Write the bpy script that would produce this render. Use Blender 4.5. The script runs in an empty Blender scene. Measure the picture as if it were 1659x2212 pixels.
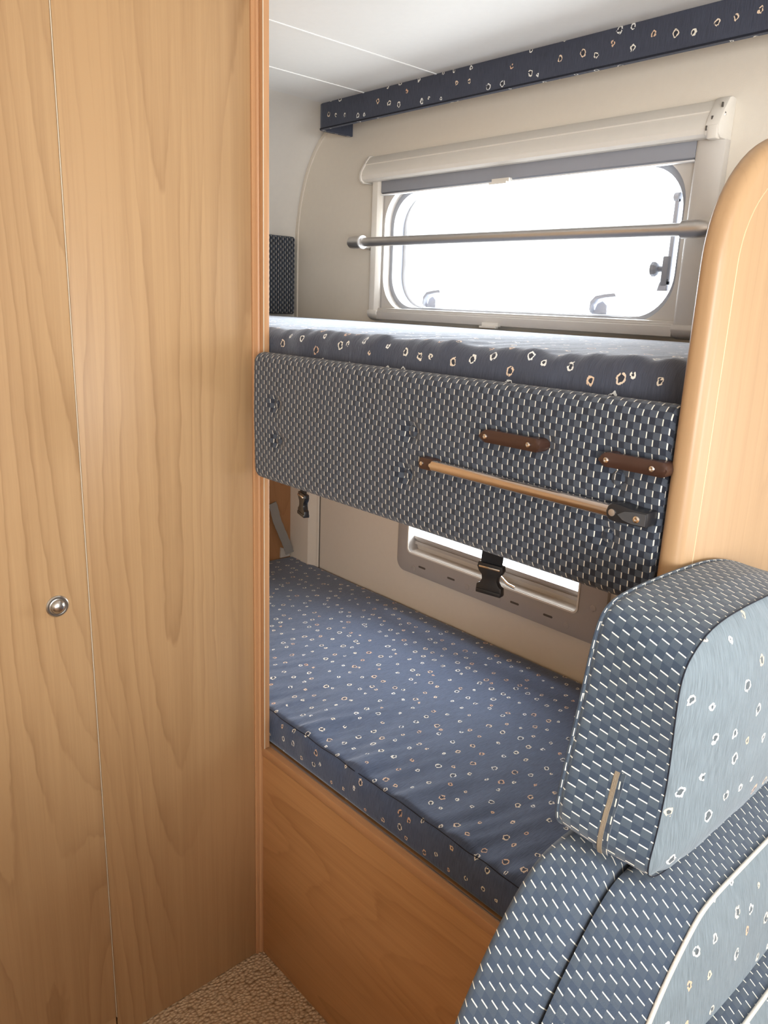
import bpy, bmesh, math, random
from mathutils import Vector, Matrix, noise as mnoise
random.seed(7)
scn = bpy.context.scene
COL = scn.collection
PI = math.pi

# ------------------------------------------------------------------ camera
FPX = 1656.4
YAW, PITCH, ROLL = 0.82325, 0.26470, 0.0400
CAM = Vector((2.1299, -1.5351, 1.5078))
fw = Vector((-math.sin(YAW)*math.cos(PITCH), math.cos(YAW)*math.cos(PITCH), -math.sin(PITCH)))
rt0 = Vector((math.cos(YAW), math.sin(YAW), 0)); up0 = rt0.cross(fw)
rt = rt0*math.cos(ROLL) + up0*math.sin(ROLL); up = -rt0*math.sin(ROLL) + up0*math.cos(ROLL)
cd = bpy.data.cameras.new('camera'); cam = bpy.data.objects.new('camera', cd); COL.objects.link(cam)
cd.sensor_fit = 'VERTICAL'; cd.sensor_height = 36; cd.sensor_width = 27; cd.lens = 36*FPX/2212
cd.clip_start = 0.02
m = Matrix((rt, up, -fw)).transposed().to_4x4(); m.translation = CAM
cam.matrix_world = m
scn.camera = cam

# ------------------------------------------------------------------ world, lights, exposure
w = bpy.data.worlds.new('overcast_sky'); scn.world = w; w.use_nodes = True
bg = w.node_tree.nodes['Background']; bg.inputs[0].default_value = (0.93, 0.96, 1.0, 1); bg.inputs[1].default_value = 3.0
scn.view_settings.view_transform = 'Standard'; scn.view_settings.look = 'None'
scn.view_settings.gamma = 1; scn.view_settings.use_curve_mapping = False
scn.view_settings.exposure = 0.0

def area(name, loc, target, sx, sy, power, color=(1, 1, 1)):
    l = bpy.data.lights.new(name, 'AREA'); l.shape = 'RECTANGLE'; l.size = sx; l.size_y = sy
    l.energy = power; l.color = color
    o = bpy.data.objects.new(name, l); COL.objects.link(o); o.location = loc
    o.rotation_euler = (Vector(target)-Vector(loc)).to_track_quat('-Z', 'Y').to_euler()
    return o
DAY = (0.95, 0.975, 1.0)
area('daylight_upper_window', (0.89, 0.20, 1.66), (0.95, -1.0, 1.50), 0.95, 0.36, 19, DAY)
area('daylight_lower_window', (0.89, 0.20, 0.95), (0.9, -1.0, 0.75), 0.62, 0.30, 20, DAY)
area('daylight_dinette_window', (2.85, 0.16, 1.20), (1.9, -1.4, 0.85), 1.0, 0.50, 8, DAY)
area('daylight_windscreen', (4.45, -1.15, 1.35), (0.9, -1.1, 1.25), 1.9, 0.80, 27, DAY)
area('daylight_door_window', (3.25, -2.5, 1.43), (1.0, 0, 1.4), 1.0, 0.65, 54, DAY)
area('daylight_skylight', (2.65, -1.15, 2.25), (2.45, -1.15, 0), 0.5, 0.5, 14, DAY)

# ------------------------------------------------------------------ materials
def newmat(name):
    m = bpy.data.materials.new(name); m.use_nodes = True
    nt = m.node_tree; return m, nt, nt.nodes['Principled BSDF']
def setp(b, **k):
    for n, v in k.items():
        n = n.replace('_', ' ')
        if n in b.inputs: b.inputs[n].default_value = v
class G:
    def __init__(s, nt): s.nt = nt
    def _in(s, sock, v):
        if v is None: return
        if isinstance(v, (int, float)):
            try: sock.default_value = v
            except Exception: sock.default_value = (v, v, v)
        elif isinstance(v, tuple): sock.default_value = v if len(v) != 3 or sock.type == 'VECTOR' else (*v, 1)
        else: s.nt.links.new(v, sock)
    def m(s, op, a, b=None, c=None, clamp=False):
        n = s.nt.nodes.new('ShaderNodeMath'); n.operation = op; n.use_clamp = clamp
        for i, v in enumerate((a, b, c)):
            if v is not None: s._in(n.inputs[i], v)
        return n.outputs[0]
    def mix(s, f, a, b):
        n = s.nt.nodes.new('ShaderNodeMix'); n.data_type = 'RGBA'
        s._in(n.inputs[0], f); s._in(n.inputs[6], a); s._in(n.inputs[7], b); return n.outputs[2]
    def ramp(s, f, pts):
        n = s.nt.nodes.new('ShaderNodeValToRGB'); cr = n.color_ramp
        while len(cr.elements) < len(pts): cr.elements.new(0.5)
        for e, (p, c) in zip(cr.elements, pts): e.position = p; e.color = (*c, 1) if len(c) == 3 else c
        s._in(n.inputs[0], f); return n.outputs[0]
    def smooth(s, v, lo, hi):
        n = s.nt.nodes.new('ShaderNodeMapRange'); n.interpolation_type = 'SMOOTHSTEP'
        s._in(n.inputs[0], v); n.inputs[1].default_value = lo; n.inputs[2].default_value = hi; return n.outputs[0]
    def noise(s, vec, scale, detail=2, rough=0.5, dist=0.0):
        n = s.nt.nodes.new('ShaderNodeTexNoise'); s._in(n.inputs['Vector'], vec)
        n.inputs['Scale'].default_value = scale; n.inputs['Detail'].default_value = detail
        n.inputs['Roughness'].default_value = rough; n.inputs['Distortion'].default_value = dist
        return n.outputs['Fac']
    def obj(s):
        return s.nt.nodes.new('ShaderNodeTexCoord').outputs['Object']
    def uv(s):
        return s.nt.nodes.new('ShaderNodeTexCoord').outputs['UV']
    def scale(s, v, sc):
        n = s.nt.nodes.new('ShaderNodeMapping'); s._in(n.inputs[0], v); n.inputs['Scale'].default_value = sc; return n.outputs[0]
    def sep(s, v):
        n = s.nt.nodes.new('ShaderNodeSeparateXYZ'); s._in(n.inputs[0], v); return n.outputs
    def comb(s, x, y, z=0.0):
        n = s.nt.nodes.new('ShaderNodeCombineXYZ'); s._in(n.inputs[0], x); s._in(n.inputs[1], y); s._in(n.inputs[2], z); return n.outputs[0]
    def bump(s, h, strength, dist, b):
        n = s.nt.nodes.new('ShaderNodeBump'); s._in(n.inputs['Height'], h)
        n.inputs['Strength'].default_value = strength; n.inputs['Distance'].default_value = dist
        s.nt.links.new(n.outputs[0], b.inputs['Normal']); return n

def plain(name, col, rough=0.5, metal=0.0, bumpy=0.0, **k):
    m, nt, b = newmat(name); setp(b, Base_Color=(*col, 1), Roughness=rough, Metallic=metal, **k)
    g = G(nt); o = g.obj()
    n = g.noise(o, 60, 2); c2 = tuple(x*0.93 for x in col)
    nt.links.new(g.mix(g.m('MULTIPLY', n, 0.6), col, c2), b.inputs['Base Color'])
    if bumpy: g.bump(g.noise(o, 900, 2), bumpy, 0.001, b)
    return m

def wood(name, light, dark, along='Z', seed=0.0, rough=0.38, fig=1.0, across='Y', lines=0.36):
    m, nt, b = newmat(name); g = G(nt); o = g.obj()
    def sc(a, c):   # scale vector: a along the grain, c across
        d = {'X': c, 'Y': c, 'Z': c}; d[along] = a; return (d['X'], d['Y'], d['Z'])
    add = nt.nodes.new('ShaderNodeVectorMath'); add.inputs[1].default_value = (seed, seed*1.7, seed*0.6)
    nt.links.new(o, add.inputs[0]); o = add.outputs[0]
    n1 = g.noise(g.scale(o, sc(0.50*fig, 3.9)), 1.0, 0.6, 0.4, 0.0)
    wob = g.noise(g.scale(o, sc(5, 20)), 1.0, 3, 0.6)
    v = g.m('ADD', g.m('MULTIPLY', n1, 26.0), g.m('MULTIPLY', wob, 0.75))
    fr = g.m('FRACT', v)
    line = g.m('MULTIPLY', g.m('POWER', fr, 5.0), g.m('SUBTRACT', 1.0, g.smooth(fr, 0.93, 1.0)))
    soft = fr
    vary = g.smooth(g.noise(g.scale(o, sc(0.9, 6)), 1.0, 2, 0.5), 0.36, 0.66)
    fine = g.noise(g.scale(o, sc(4, 260)), 1.0, 3, 0.65)
    streak = g.noise(g.scale(o, sc(1.2, 60)), 1.0, 2, 0.6)
    fleck = g.smooth(g.noise(g.scale(o, sc(40, 600)), 1.0, 1, 0.5), 0.62, 0.8)
    broad = g.noise(g.scale(o, sc(0.5, 5)), 1.0, 2, 0.5)
    f = g.m('MULTIPLY', g.m('MULTIPLY', g.m('ADD', g.m('MULTIPLY', line, 1.5), g.m('MULTIPLY', soft, 0.16)), g.m('ADD', g.m('MULTIPLY', vary, 0.8), 0.2)), lines)
    f = g.m('ADD', f, g.m('MULTIPLY', g.m('SUBTRACT', fine, 0.5), 0.40))
    f = g.m('ADD', f, g.m('MULTIPLY', g.m('SUBTRACT', streak, 0.5), 0.55))
    f = g.m('ADD', f, g.m('MULTIPLY', fleck, 0.06))
    f = g.m('ADD', f, g.m('MULTIPLY', g.m('SUBTRACT', broad, 0.30), 0.7), clamp=True)
    nt.links.new(g.mix(f, light, dark), b.inputs['Base Color'])
    setp(b, Roughness=rough, Specular_IOR_Level=0.45)
    g.bump(fine, 0.06, 0.0006, b)
    return m

def dash_fabric(name, light=(0.105, 0.125, 0.155), dark=(0.030, 0.036, 0.052), cell=0.0085, cellv=0.0085):
    m, nt, b = newmat(name); g = G(nt)
    x, y, z = g.sep(g.uv())
    U = g.m('DIVIDE', x, cell); V = g.m('DIVIDE', y, cellv)
    fu = g.m('FLOOR', U); fv = g.m('FLOOR', V)
    par = g.m('FLOORED_MODULO', g.m('ADD', fu, fv), 2.0)
    fru = g.m('FRACT', U); frv = g.m('FRACT', V)
    wn = nt.nodes.new('ShaderNodeTexWhiteNoise'); wn.noise_dimensions = '2D'
    nt.links.new(g.comb(fu, fv), wn.inputs['Vector'])
    weave = g.m('ADD', g.m('MULTIPLY', g.m('SINE', g.m('MULTIPLY', x, 9000.0)), 0.5), 0.5)
    base = g.mix(par, light, dark)
    base = g.mix(g.m('MULTIPLY', wn.outputs[0], 0.28), base, (0.045, 0.062, 0.10))
    base = g.mix(g.m('MULTIPLY', weave, 0.15), base, (0.02, 0.02, 0.03))
    # a raised cream stitch on the left edge of every dark cell
    a = g.m('MULTIPLY', g.m('LESS_THAN', fru, 0.150), g.m('GREATER_THAN', par, 0.5))
    a = g.m('MULTIPLY', a, g.m('MULTIPLY', g.m('GREATER_THAN', frv, 0.05), g.m('LESS_THAN', frv, 0.97)))
    col = g.mix(a, base, (0.86, 0.82, 0.70))
    nt.links.new(col, b.inputs['Base Color'])
    setp(b, Roughness=0.85, Sheen_Weight=0.25, Sheen_Roughness=0.5, Specular_IOR_Level=0.15)
    g.bump(g.m('ADD', a, g.m('MULTIPLY', weave, 0.2)), 0.6, 0.0012, b)
    return m

def ring_fabric(name, base=(0.092, 0.124, 0.205), sheen=0.6, spacing=0.033, off=(0, 0), size=1.0):
    m, nt, b = newmat(name); g = G(nt)
    x, y, z = g.sep(g.uv())
    S = 1/spacing
    P = g.comb(g.m('MULTIPLY', g.m('ADD', x, off[0]), S), g.m('MULTIPLY', g.m('ADD', y, off[1]), S*0.86))
    dn = nt.nodes.new('ShaderNodeTexNoise'); dn.inputs['Scale'].default_value = 7; dn.inputs['Detail'].default_value = 1
    nt.links.new(P, dn.inputs['Vector'])
    dv = nt.nodes.new('ShaderNodeVectorMath'); dv.operation = 'MULTIPLY_ADD'
    nt.links.new(dn.outputs['Color'], dv.inputs[0]); dv.inputs[1].default_value = (0.16, 0.16, 0); nt.links.new(P, dv.inputs[2])
    vo = nt.nodes.new('ShaderNodeTexVoronoi'); vo.voronoi_dimensions = '2D'; vo.feature = 'F1'
    vo.inputs['Scale'].default_value = 1; vo.inputs['Randomness'].default_value = 0.72
    nt.links.new(dv.outputs[0], vo.inputs['Vector'])
    d = vo.outputs['Distance']; r, gg, bb = g.sep(vo.outputs['Color'])
    ro = g.m('ADD', 0.085*size, g.m('MULTIPLY', r, 0.075*size))
    ri = g.m('SUBTRACT', ro, 0.058*size)
    ring = g.m('MULTIPLY', g.m('LESS_THAN', d, ro), g.m('GREATER_THAN', d, ri))
    brk = g.m('GREATER_THAN', g.noise(P, 9, 0), 0.36)
    ring = g.m('MULTIPLY', ring, brk)
    inner = g.m('LESS_THAN', d, ri)
    rc = g.ramp(gg, [(0.0, (0.84, 0.86, 0.84)), (0.5, (0.86, 0.82, 0.70)), (0.78, (0.80, 0.60, 0.42)), (1.0, (0.70, 0.44, 0.29))])
    ribn = g.noise(g.comb(g.m('MULTIPLY', x, 900.0), g.m('MULTIPLY', y, 40.0)), 1.0, 2, 0.6)
    ribw = g.smooth(ribn, 0.3, 0.7)
    bc = g.mix(g.m('MULTIPLY', ribw, 0.65), base, tuple(v*0.42 for v in base))
    big = g.noise(g.comb(x, y), 14.0, 3, 0.6)
    bc = g.mix(g.m('MULTIPLY', big, 0.35), bc, tuple(v*1.5 for v in base))
    bc = g.mix(g.m('MULTIPLY', inner, 0.5), bc, (0.02, 0.015, 0.012))
    col = g.mix(ring, bc, rc)
    nt.links.new(col, b.inputs['Base Color'])
    setp(b, Roughness=0.8, Sheen_Weight=sheen, Sheen_Roughness=0.35, Sheen_Tint=(0.84, 0.90, 1, 1), Specular_IOR_Level=0.2)
    g.bump(g.m('ADD', g.m('MULTIPLY', ribn, 1.0), g.m('MULTIPLY', ring, 0.6)), 0.5, 0.0015, b)
    return m

M = {}
M['wood_door'] = wood('beech_laminate_upright', (0.525, 0.330, 0.165), (0.29, 0.157, 0.068), 'Z', 3.1)
M['wood_door2'] = wood('beech_laminate_door', (0.525, 0.330, 0.165), (0.29, 0.157, 0.068), 'Z', 11.4)
M['wood_div'] = wood('beech_laminate_divider', (0.42, 0.265, 0.138), (0.30, 0.172, 0.082), 'Z', 7.7, lines=0.22)
M['wood_base'] = wood('beech_laminate_level', (0.64, 0.35, 0.150), (0.35, 0.160, 0.056), 'X', 5.2)
M['wood_highlight'] = plain('pale_highlight_line', (0.66, 0.48, 0.29), 0.4)
M['wood_trim'] = wood('beech_edge_moulding', (0.60, 0.33, 0.16), (0.40, 0.19, 0.08), 'Z', 9.9, lines=0.1)
M['wood_trim_x'] = wood('beech_edge_moulding_level', (0.60, 0.33, 0.16), (0.40, 0.19, 0.08), 'X', 2.9, lines=0.1)
M['wood_end'] = wood('brown_end_board', (0.42, 0.22, 0.10), (0.28, 0.13, 0.05), 'Z', 1.9)
M['wall'] = plain('cream_wall_paper', (0.78, 0.71, 0.605), 0.75, bumpy=0.25)
M['ceiling'] = plain('off_white_ceiling', (0.80, 0.785, 0.75), 0.6, bumpy=0.1)
M['wall_end'] = plain('pale_cream_wall_paper', (0.80, 0.765, 0.705), 0.7, bumpy=0.2)
M['ceil_strip'] = plain('white_joint_strip', (0.86, 0.85, 0.82), 0.4)
M['cassette'] = plain('cream_plastic', (0.78, 0.735, 0.66), 0.35)
M['frame'] = plain('greige_plastic', (0.60, 0.56, 0.51), 0.42)
M['greyframe'] = plain('grey_plastic', (0.42, 0.39, 0.365), 0.5)
M['bluegrey'] = plain('blue_grey_profile', (0.30, 0.31, 0.345), 0.4)
M['seal'] = plain('grey_rubber_seal', (0.32, 0.33, 0.36), 0.45)
M['whiteplastic'] = plain('white_plastic', (0.82, 0.82, 0.82), 0.3)
M['latch'] = plain('smoky_plastic', (0.55, 0.57, 0.64), 0.35)
M['black'] = plain('black_plastic', (0.018, 0.019, 0.022), 0.35)
M['webbing'] = plain('black_webbing', (0.012, 0.012, 0.014), 0.9, bumpy=0.6)
M['brown'] = plain('dark_brown_plastic', (0.055, 0.026, 0.018), 0.32)
M['darkgrey'] = plain('dark_grey_plastic', (0.06, 0.062, 0.066), 0.5)
M['steel'] = plain('brushed_steel', (0.66, 0.63, 0.60), 0.42, 1.0)
M['chrome'] = plain('polished_chrome', (0.82, 0.79, 0.76), 0.12, 1.0)
M['tube'] = plain('satin_tube', (0.78, 0.70, 0.64), 0.18, 1.0)
M['nickel'] = plain('satin_nickel', (0.62, 0.60, 0.56), 0.3, 1.0)
M['slot'] = plain('dark_slot', (0.10, 0.085, 0.07), 0.8)
M['greystrap'] = plain('grey_vinyl_strap', (0.30, 0.29, 0.27), 0.5, bumpy=0.6)
M['piping'] = plain('cream_piping', (0.62, 0.59, 0.53), 0.6, bumpy=0.5)
M['zip'] = plain('tan_zip', (0.27, 0.22, 0.155), 0.7, bumpy=0.8)
M['thread'] = plain('navy_thread', (0.010, 0.012, 0.022), 0.9)
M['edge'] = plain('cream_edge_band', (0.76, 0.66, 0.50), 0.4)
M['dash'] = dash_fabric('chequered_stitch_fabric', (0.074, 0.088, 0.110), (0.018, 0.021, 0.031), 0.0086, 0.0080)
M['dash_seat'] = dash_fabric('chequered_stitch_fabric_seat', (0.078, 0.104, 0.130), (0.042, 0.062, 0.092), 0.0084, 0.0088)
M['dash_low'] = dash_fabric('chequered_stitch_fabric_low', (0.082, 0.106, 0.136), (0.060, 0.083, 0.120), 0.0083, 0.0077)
M['ring'] = ring_fabric('blue_ring_fabric', size=1.06, spacing=0.036)
M['ring_pelmet'] = ring_fabric('blue_ring_fabric_pelmet', (0.066, 0.074, 0.104), 0.2, 0.040, (0.3, 0.02))
M['ring_up'] = ring_fabric('blue_ring_fabric_upper', (0.076, 0.084, 0.112), 0.8, 0.034, (0.13, 0.42), size=1.2)
M['ring_seat'] = ring_fabric('blue_ring_fabric_seat', (0.185, 0.225, 0.25), 0.35, 0.036, (0.74, 0.13), size=1.0)

mm, nt, b = newmat('tan_loop_carpet'); g = G(nt); o = g.obj()
vo = nt.nodes.new('ShaderNodeTexVoronoi'); vo.inputs['Scale'].default_value = 150; nt.links.new(g.scale(o, (1, 0.8, 1)), vo.inputs['Vector'])
nt.links.new(g.ramp(vo.outputs['Distance'], [(0.0, (0.74, 0.55, 0.35)), (0.5, (0.58, 0.41, 0.25)), (1.0, (0.30, 0.19, 0.10))]), b.inputs['Base Color'])
setp(b, Roughness=0.95, Specular_IOR_Level=0.1); g.bump(g.m('SUBTRACT', 1.0, vo.outputs['Distance']), 1.0, 0.006, b)
M['carpet'] = mm

mm, nt, b = newmat('clear_acrylic_pane')
tr = nt.nodes.new('ShaderNodeBsdfTransparent'); tr.inputs[0].default_value = (0.94, 0.96, 0.97, 1)
gl = nt.nodes.new('ShaderNodeBsdfGlossy'); gl.inputs['Roughness'].default_value = 0.03
fr = nt.nodes.new('ShaderNodeFresnel'); fr.inputs[0].default_value = 1.45
ge = nt.nodes.new('ShaderNodeNewGeometry'); mu = nt.nodes.new('ShaderNodeMath'); mu.operation = 'MULTIPLY'; iv = nt.nodes.new('ShaderNodeMath'); iv.operation = 'SUBTRACT'; iv.inputs[0].default_value = 1.0; nt.links.new(ge.outputs['Backfacing'], iv.inputs[1]); nt.links.new(iv.outputs[0], mu.inputs[0]); nt.links.new(fr.outputs[0], mu.inputs[1])
mx = nt.nodes.new('ShaderNodeMixShader'); nt.links.new(mu.outputs[0], mx.inputs[0]); nt.links.new(tr.outputs[0], mx.inputs[1]); nt.links.new(gl.outputs[0], mx.inputs[2])
nt.links.new(mx.outputs[0], nt.nodes['Material Output'].inputs[0]); M['glass'] = mm

# ------------------------------------------------------------------ object helpers
def tag(o, label=None, cat=None, group=None, kind=None):
    if label: o['label'] = label
    if cat: o['category'] = cat
    if group: o['group'] = group
    if kind: o['kind'] = kind
    return o
def thing(name, label, cat, base, group=None, kind=None):
    o = bpy.data.objects.new(name, None); o.empty_display_size = 0.05; COL.objects.link(o); o.location = base
    return tag(o, label, cat, group, kind)
def root_of(p):
    while p.parent: p = p.parent
    return p
def obj(name, bm, mat, parent=None, smooth=None, bevel=None, segs=2, recalc=True):
    """mesh built in world coordinates; moved so its origin is the thing's base"""
    if recalc: bmesh.ops.recalc_face_normals(bm, faces=bm.faces)
    if bevel:
        es = [e for e in bm.edges if len(e.link_faces) == 2 and e.calc_face_angle(0) > 0.6]
        bmesh.ops.bevel(bm, geom=es, offset=bevel, segments=segs, profile=0.5, affect='EDGES', clamp_overlap=True)
    uvl = bm.loops.layers.uv.get('UVMap')
    if uvl is None:
        uvl = bm.loops.layers.uv.new('UVMap')
        for f in bm.faces:
            n = f.normal; ax = max(range(3), key=lambda i: abs(n[i]))
            for l in f.loops:
                c = l.vert.co
                l[uvl].uv = (c.y, c.z) if ax == 0 else ((c.x, c.z) if ax == 1 else (c.x, c.y))
    me = bpy.data.meshes.new(name)
    if parent is not None: base = root_of(parent).location.copy()
    else:
        xs = [v.co for v in bm.verts]
        base = Vector((sum(v.x for v in xs)/len(xs), sum(v.y for v in xs)/len(xs), min(v.z for v in xs)))
    bmesh.ops.translate(bm, verts=bm.verts, vec=-base)
    bm.to_mesh(me); bm.free()
    me.materials.append(M[mat] if isinstance(mat, str) else mat)
    if smooth is not None or bevel:
        me.shade_smooth()
        if smooth != 180:
            try: me.set_sharp_from_angle(angle=math.radians(smooth or 40))
            except Exception: pass
    o = bpy.data.objects.new(name, me); COL.objects.link(o)
    if parent is not None: o.parent = parent
    else: o.location = base
    return o
def struct(name, bm, mat, parent=None, **k):
    o = obj(name, bm, mat, parent, **k)
    if parent is None: o['kind'] = 'structure'
    return o
def box(x0, x1, y0, y1, z0, z1, bm=None):
    bm = bm or bmesh.new()
    v = [bm.verts.new((x, y, z)) for x in (x0, x1) for y in (y0, y1) for z in (z0, z1)]
    for f in ((0, 1, 3, 2), (4, 6, 7, 5), (0, 4, 5, 1), (2, 3, 7, 6), (0, 2, 6, 4), (1, 5, 7, 3)):
        bm.faces.new([v[i] for i in f])
    return bm
def cyl(p0, p1, r0, r1=None, n=24, bm=None, caps=True):
    bm = bm or bmesh.new(); r1 = r0 if r1 is None else r1
    p0, p1 = Vector(p0), Vector(p1); d = (p1-p0).normalized()
    a = d.orthogonal().normalized(); c = d.cross(a)
    A = [bm.verts.new(p0+(a*math.cos(t)+c*math.sin(t))*r0) for t in [2*PI*i/n for i in range(n)]]
    B = [bm.verts.new(p1+(a*math.cos(t)+c*math.sin(t))*r1) for t in [2*PI*i/n for i in range(n)]]
    for i in range(n): bm.faces.new((A[i], A[(i+1) % n], B[(i+1) % n], B[i]))
    if caps: bm.faces.new(A[::-1]); bm.faces.new(B)
    return bm
def lathe(p, axis, prof, n=32, bm=None):
    """prof: list of (distance along axis, radius)"""
    bm = bm or bmesh.new(); p = Vector(p); d = Vector(axis).normalized(); a = d.orthogonal().normalized(); c = d.cross(a)
    rings = []
    for h, r in prof:
        if r < 1e-6: rings.append([bm.verts.new(p+d*h)])
        else: rings.append([bm.verts.new(p+d*h+(a*math.cos(t)+c*math.sin(t))*r) for t in [2*PI*i/n for i in range(n)]])
    for A, B in zip(rings, rings[1:]):
        for i in range(n):
            j = (i+1) % n
            if len(A) == 1 and len(B) == 1: continue
            if len(A) == 1: bm.faces.new((A[0], B[i], B[j]))
            elif len(B) == 1: bm.faces.new((A[i], A[j], B[0]))
            else: bm.faces.new((A[i], A[j], B[j], B[i]))
    if len(rings[0]) > 1: bm.faces.new(rings[0])
    if len(rings[-1]) > 1: bm.faces.new(rings[-1])
    return bm
def tube(path, r, n=12, bm=None, closed=False):
    bm = bm or bmesh.new(); P = [Vector(p) for p in path]; N = len(P); rings = []
    up_ = None
    for i, p in enumerate(P):
        t = ((P[(i+1) % N] if closed or i < N-1 else p) - (P[i-1] if closed or i > 0 else p)).normalized()
        a = (up_ - t*up_.dot(t)) if up_ is not None else t.orthogonal()
        a.normalize(); up_ = a; c = t.cross(a)
        rings.append([bm.verts.new(p+(a*math.cos(q)+c*math.sin(q))*r) for q in [2*PI*k/n for k in range(n)]])
    for i in range(N if closed else N-1):
        A, B = rings[i], rings[(i+1) % N]
        for k in range(n): bm.faces.new((A[k], A[(k+1) % n], B[(k+1) % n], B[k]))
    if not closed: bm.faces.new(rings[0][::-1]); bm.faces.new(rings[-1])
    return bm
def rrect(x0, x1, z0, z1, r, n=8):
    pts = []
    for cx, cz, a0 in ((x1-r, z1-r, 0), (x0+r, z1-r, 90), (x0+r, z0+r, 180), (x1-r, z0+r, 270)):
        for i in range(n+1):
            a = math.radians(a0+90*i/n); pts.append((cx+r*math.cos(a), cz+r*math.sin(a)))
    return pts
def resample(pts, step, closed=True):
    P = [Vector(p) for p in pts]
    if closed: P.append(P[0])
    L = [0]
    for a, b_ in zip(P, P[1:]): L.append(L[-1]+(b_-a).length)
    n = max(3, int(round(L[-1]/step))); out = []; k = 0
    for i in range(n if closed else n+1):
        s = L[-1]*i/n
        while k < len(L)-2 and L[k+1] < s: k += 1
        d = L[k+1]-L[k]; out.append(P[k].lerp(P[k+1], (s-L[k])/d if d > 1e-9 else 0))
    return out
def resample_n(pts, n):
    P = [Vector(p) for p in pts]; P.append(P[0]); L = [0]
    for a, b_ in zip(P, P[1:]): L.append(L[-1]+(b_-a).length)
    out = []; k = 0
    for i in range(n):
        s = L[-1]*i/n
        while k < len(L)-2 and L[k+1] < s: k += 1
        d = L[k+1]-L[k]; out.append(P[k].lerp(P[k+1], (s-L[k])/d if d > 1e-9 else 0))
    return out
def chaikin(pts, it=2):
    P = [Vector(p) for p in pts]
    for _ in range(it):
        Q = []
        for a, b_ in zip(P, P[1:]+P[:1]): Q += [a.lerp(b_, 0.25), a.lerp(b_, 0.75)]
        P = Q
    return P
def grid_sweep(rings, us, vs, closed=True, caps=(True, True), bm=None):
    """rings: list of lists of points; us: u of each ring; vs: v of each profile index (len n+1 if closed)"""
    bm = bm or bmesh.new(); uvl = bm.loops.layers.uv.get('UVMap') or bm.loops.layers.uv.new('UVMap')
    V = [[bm.verts.new(p) for p in r] for r in rings]; n = len(rings[0])
    for i in range(len(V)-1):
        for j in range(n if closed else n-1):
            k = (j+1) % n
            f = bm.faces.new((V[i][j], V[i][k], V[i+1][k], V[i+1][j]))
            for l, uv in zip(f.loops, ((us[i], vs[j]), (us[i], vs[j+1]), (us[i+1], vs[j+1]), (us[i+1], vs[j]))): l[uvl].uv = uv
    for e, c in ((0, caps[0]), (-1, caps[1])):
        if c:
            f = bm.faces.new(V[e])
            for l in f.loops: l[uvl].uv = (l.vert.co.y+l.vert.co.x, l.vert.co.z)
    return bm
def plate_hole(outer, inner, y0, y1, bm=None):
    """flat ring plate in the XZ plane with thickness, outer and inner outlines of equal point count"""
    bm = bm or bmesh.new(); n = len(outer)
    def ring(P, y): return [bm.verts.new((p[0], y, p[1])) for p in P]
    of, inf, ob, ib = ring(outer, y0), ring(inner, y0), ring(outer, y1), ring(inner, y1)
    for i in range(n):
        j = (i+1) % n
        bm.faces.new((of[i], of[j], inf[j], inf[i])); bm.faces.new((ob[j], ob[i], ib[i], ib[j]))
        bm.faces.new((of[j], of[i], ob[i], ob[j])); bm.faces.new((inf[i], inf[j], ib[j], ib[i]))
    return bm
def prism(pts, axis, a0, a1, bm=None):
    """extrude a 2D outline along an axis; pts are the other two coordinates in xyz order"""
    bm = bm or bmesh.new()
    def P(p, a): return {'X': (a, p[0], p[1]), 'Y': (p[0], a, p[1]), 'Z': (p[0], p[1], a)}[axis]
    A = [bm.verts.new(P(p, a0)) for p in pts]; B = [bm.verts.new(P(p, a1)) for p in pts]; n = len(pts)
    bm.faces.new(A[::-1]); bm.faces.new(B)
    for i in range(n): bm.faces.new((A[i], A[(i+1) % n], B[(i+1) % n], B[i]))
    return bm

# ------------------------------------------------------------------ the room shell
X1, Y1, ZC = 4.30, -2.30, 2.031
struct('floor', box(-0.03, X1, Y1, 0.03, -0.03, 0), 'carpet')
def wall_xz(y0, y1, x0, x1, z0, z1, holes):
    """wall slab in the XZ plane with rectangular openings"""
    bm = bmesh.new()
    xs = sorted({x0, x1, *[h[0] for h in holes], *[h[1] for h in holes]})
    zs = sorted({z0, z1, *[h[2] for h in holes], *[h[3] for h in holes]})
    cell = {}
    def solid(i, j):
        if not (0 <= i < len(xs)-1 and 0 <= j < len(zs)-1): return False
        cx, cz = (xs[i]+xs[i+1])/2, (zs[j]+zs[j+1])/2
        return not any(h[0] < cx < h[1] and h[2] < cz < h[3] for h in holes)
    vc = {}
    def V(x, y, z):
        k = (round(x, 5), round(y, 5), round(z, 5))
        if k not in vc: vc[k] = bm.verts.new(k)
        return vc[k]
    for i in range(len(xs)-1):
        for j in range(len(zs)-1):
            if not solid(i, j): continue
            a, b_, c, d = xs[i], xs[i+1], zs[j], zs[j+1]
            for y in (y0, y1): bm.faces.new((V(a, y, c), V(b_, y, c), V(b_, y, d), V(a, y, d)))
            if not solid(i-1, j): bm.faces.new((V(a, y0, c), V(a, y1, c), V(a, y1, d), V(a, y0, d)))
            if not solid(i+1, j): bm.faces.new((V(b_, y0, c), V(b_, y1, c), V(b_, y1, d), V(b_, y0, d)))
            if not solid(i, j-1): bm.faces.new((V(a, y0, c), V(b_, y0, c), V(b_, y1, c), V(a, y1, c)))
            if not solid(i, j+1): bm.faces.new((V(a, y0, d), V(b_, y0, d), V(b_, y1, d), V(a, y1, d)))
    return bm
UW = (0.432, 1.338, 1.488, 1.822)      # upper window hole
LW = (0.590, 1.192, 0.796, 1.105)      # lower window hole
DW = (2.35, 3.35, 0.95, 1.45)          # dinette window, outside the frame
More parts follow.
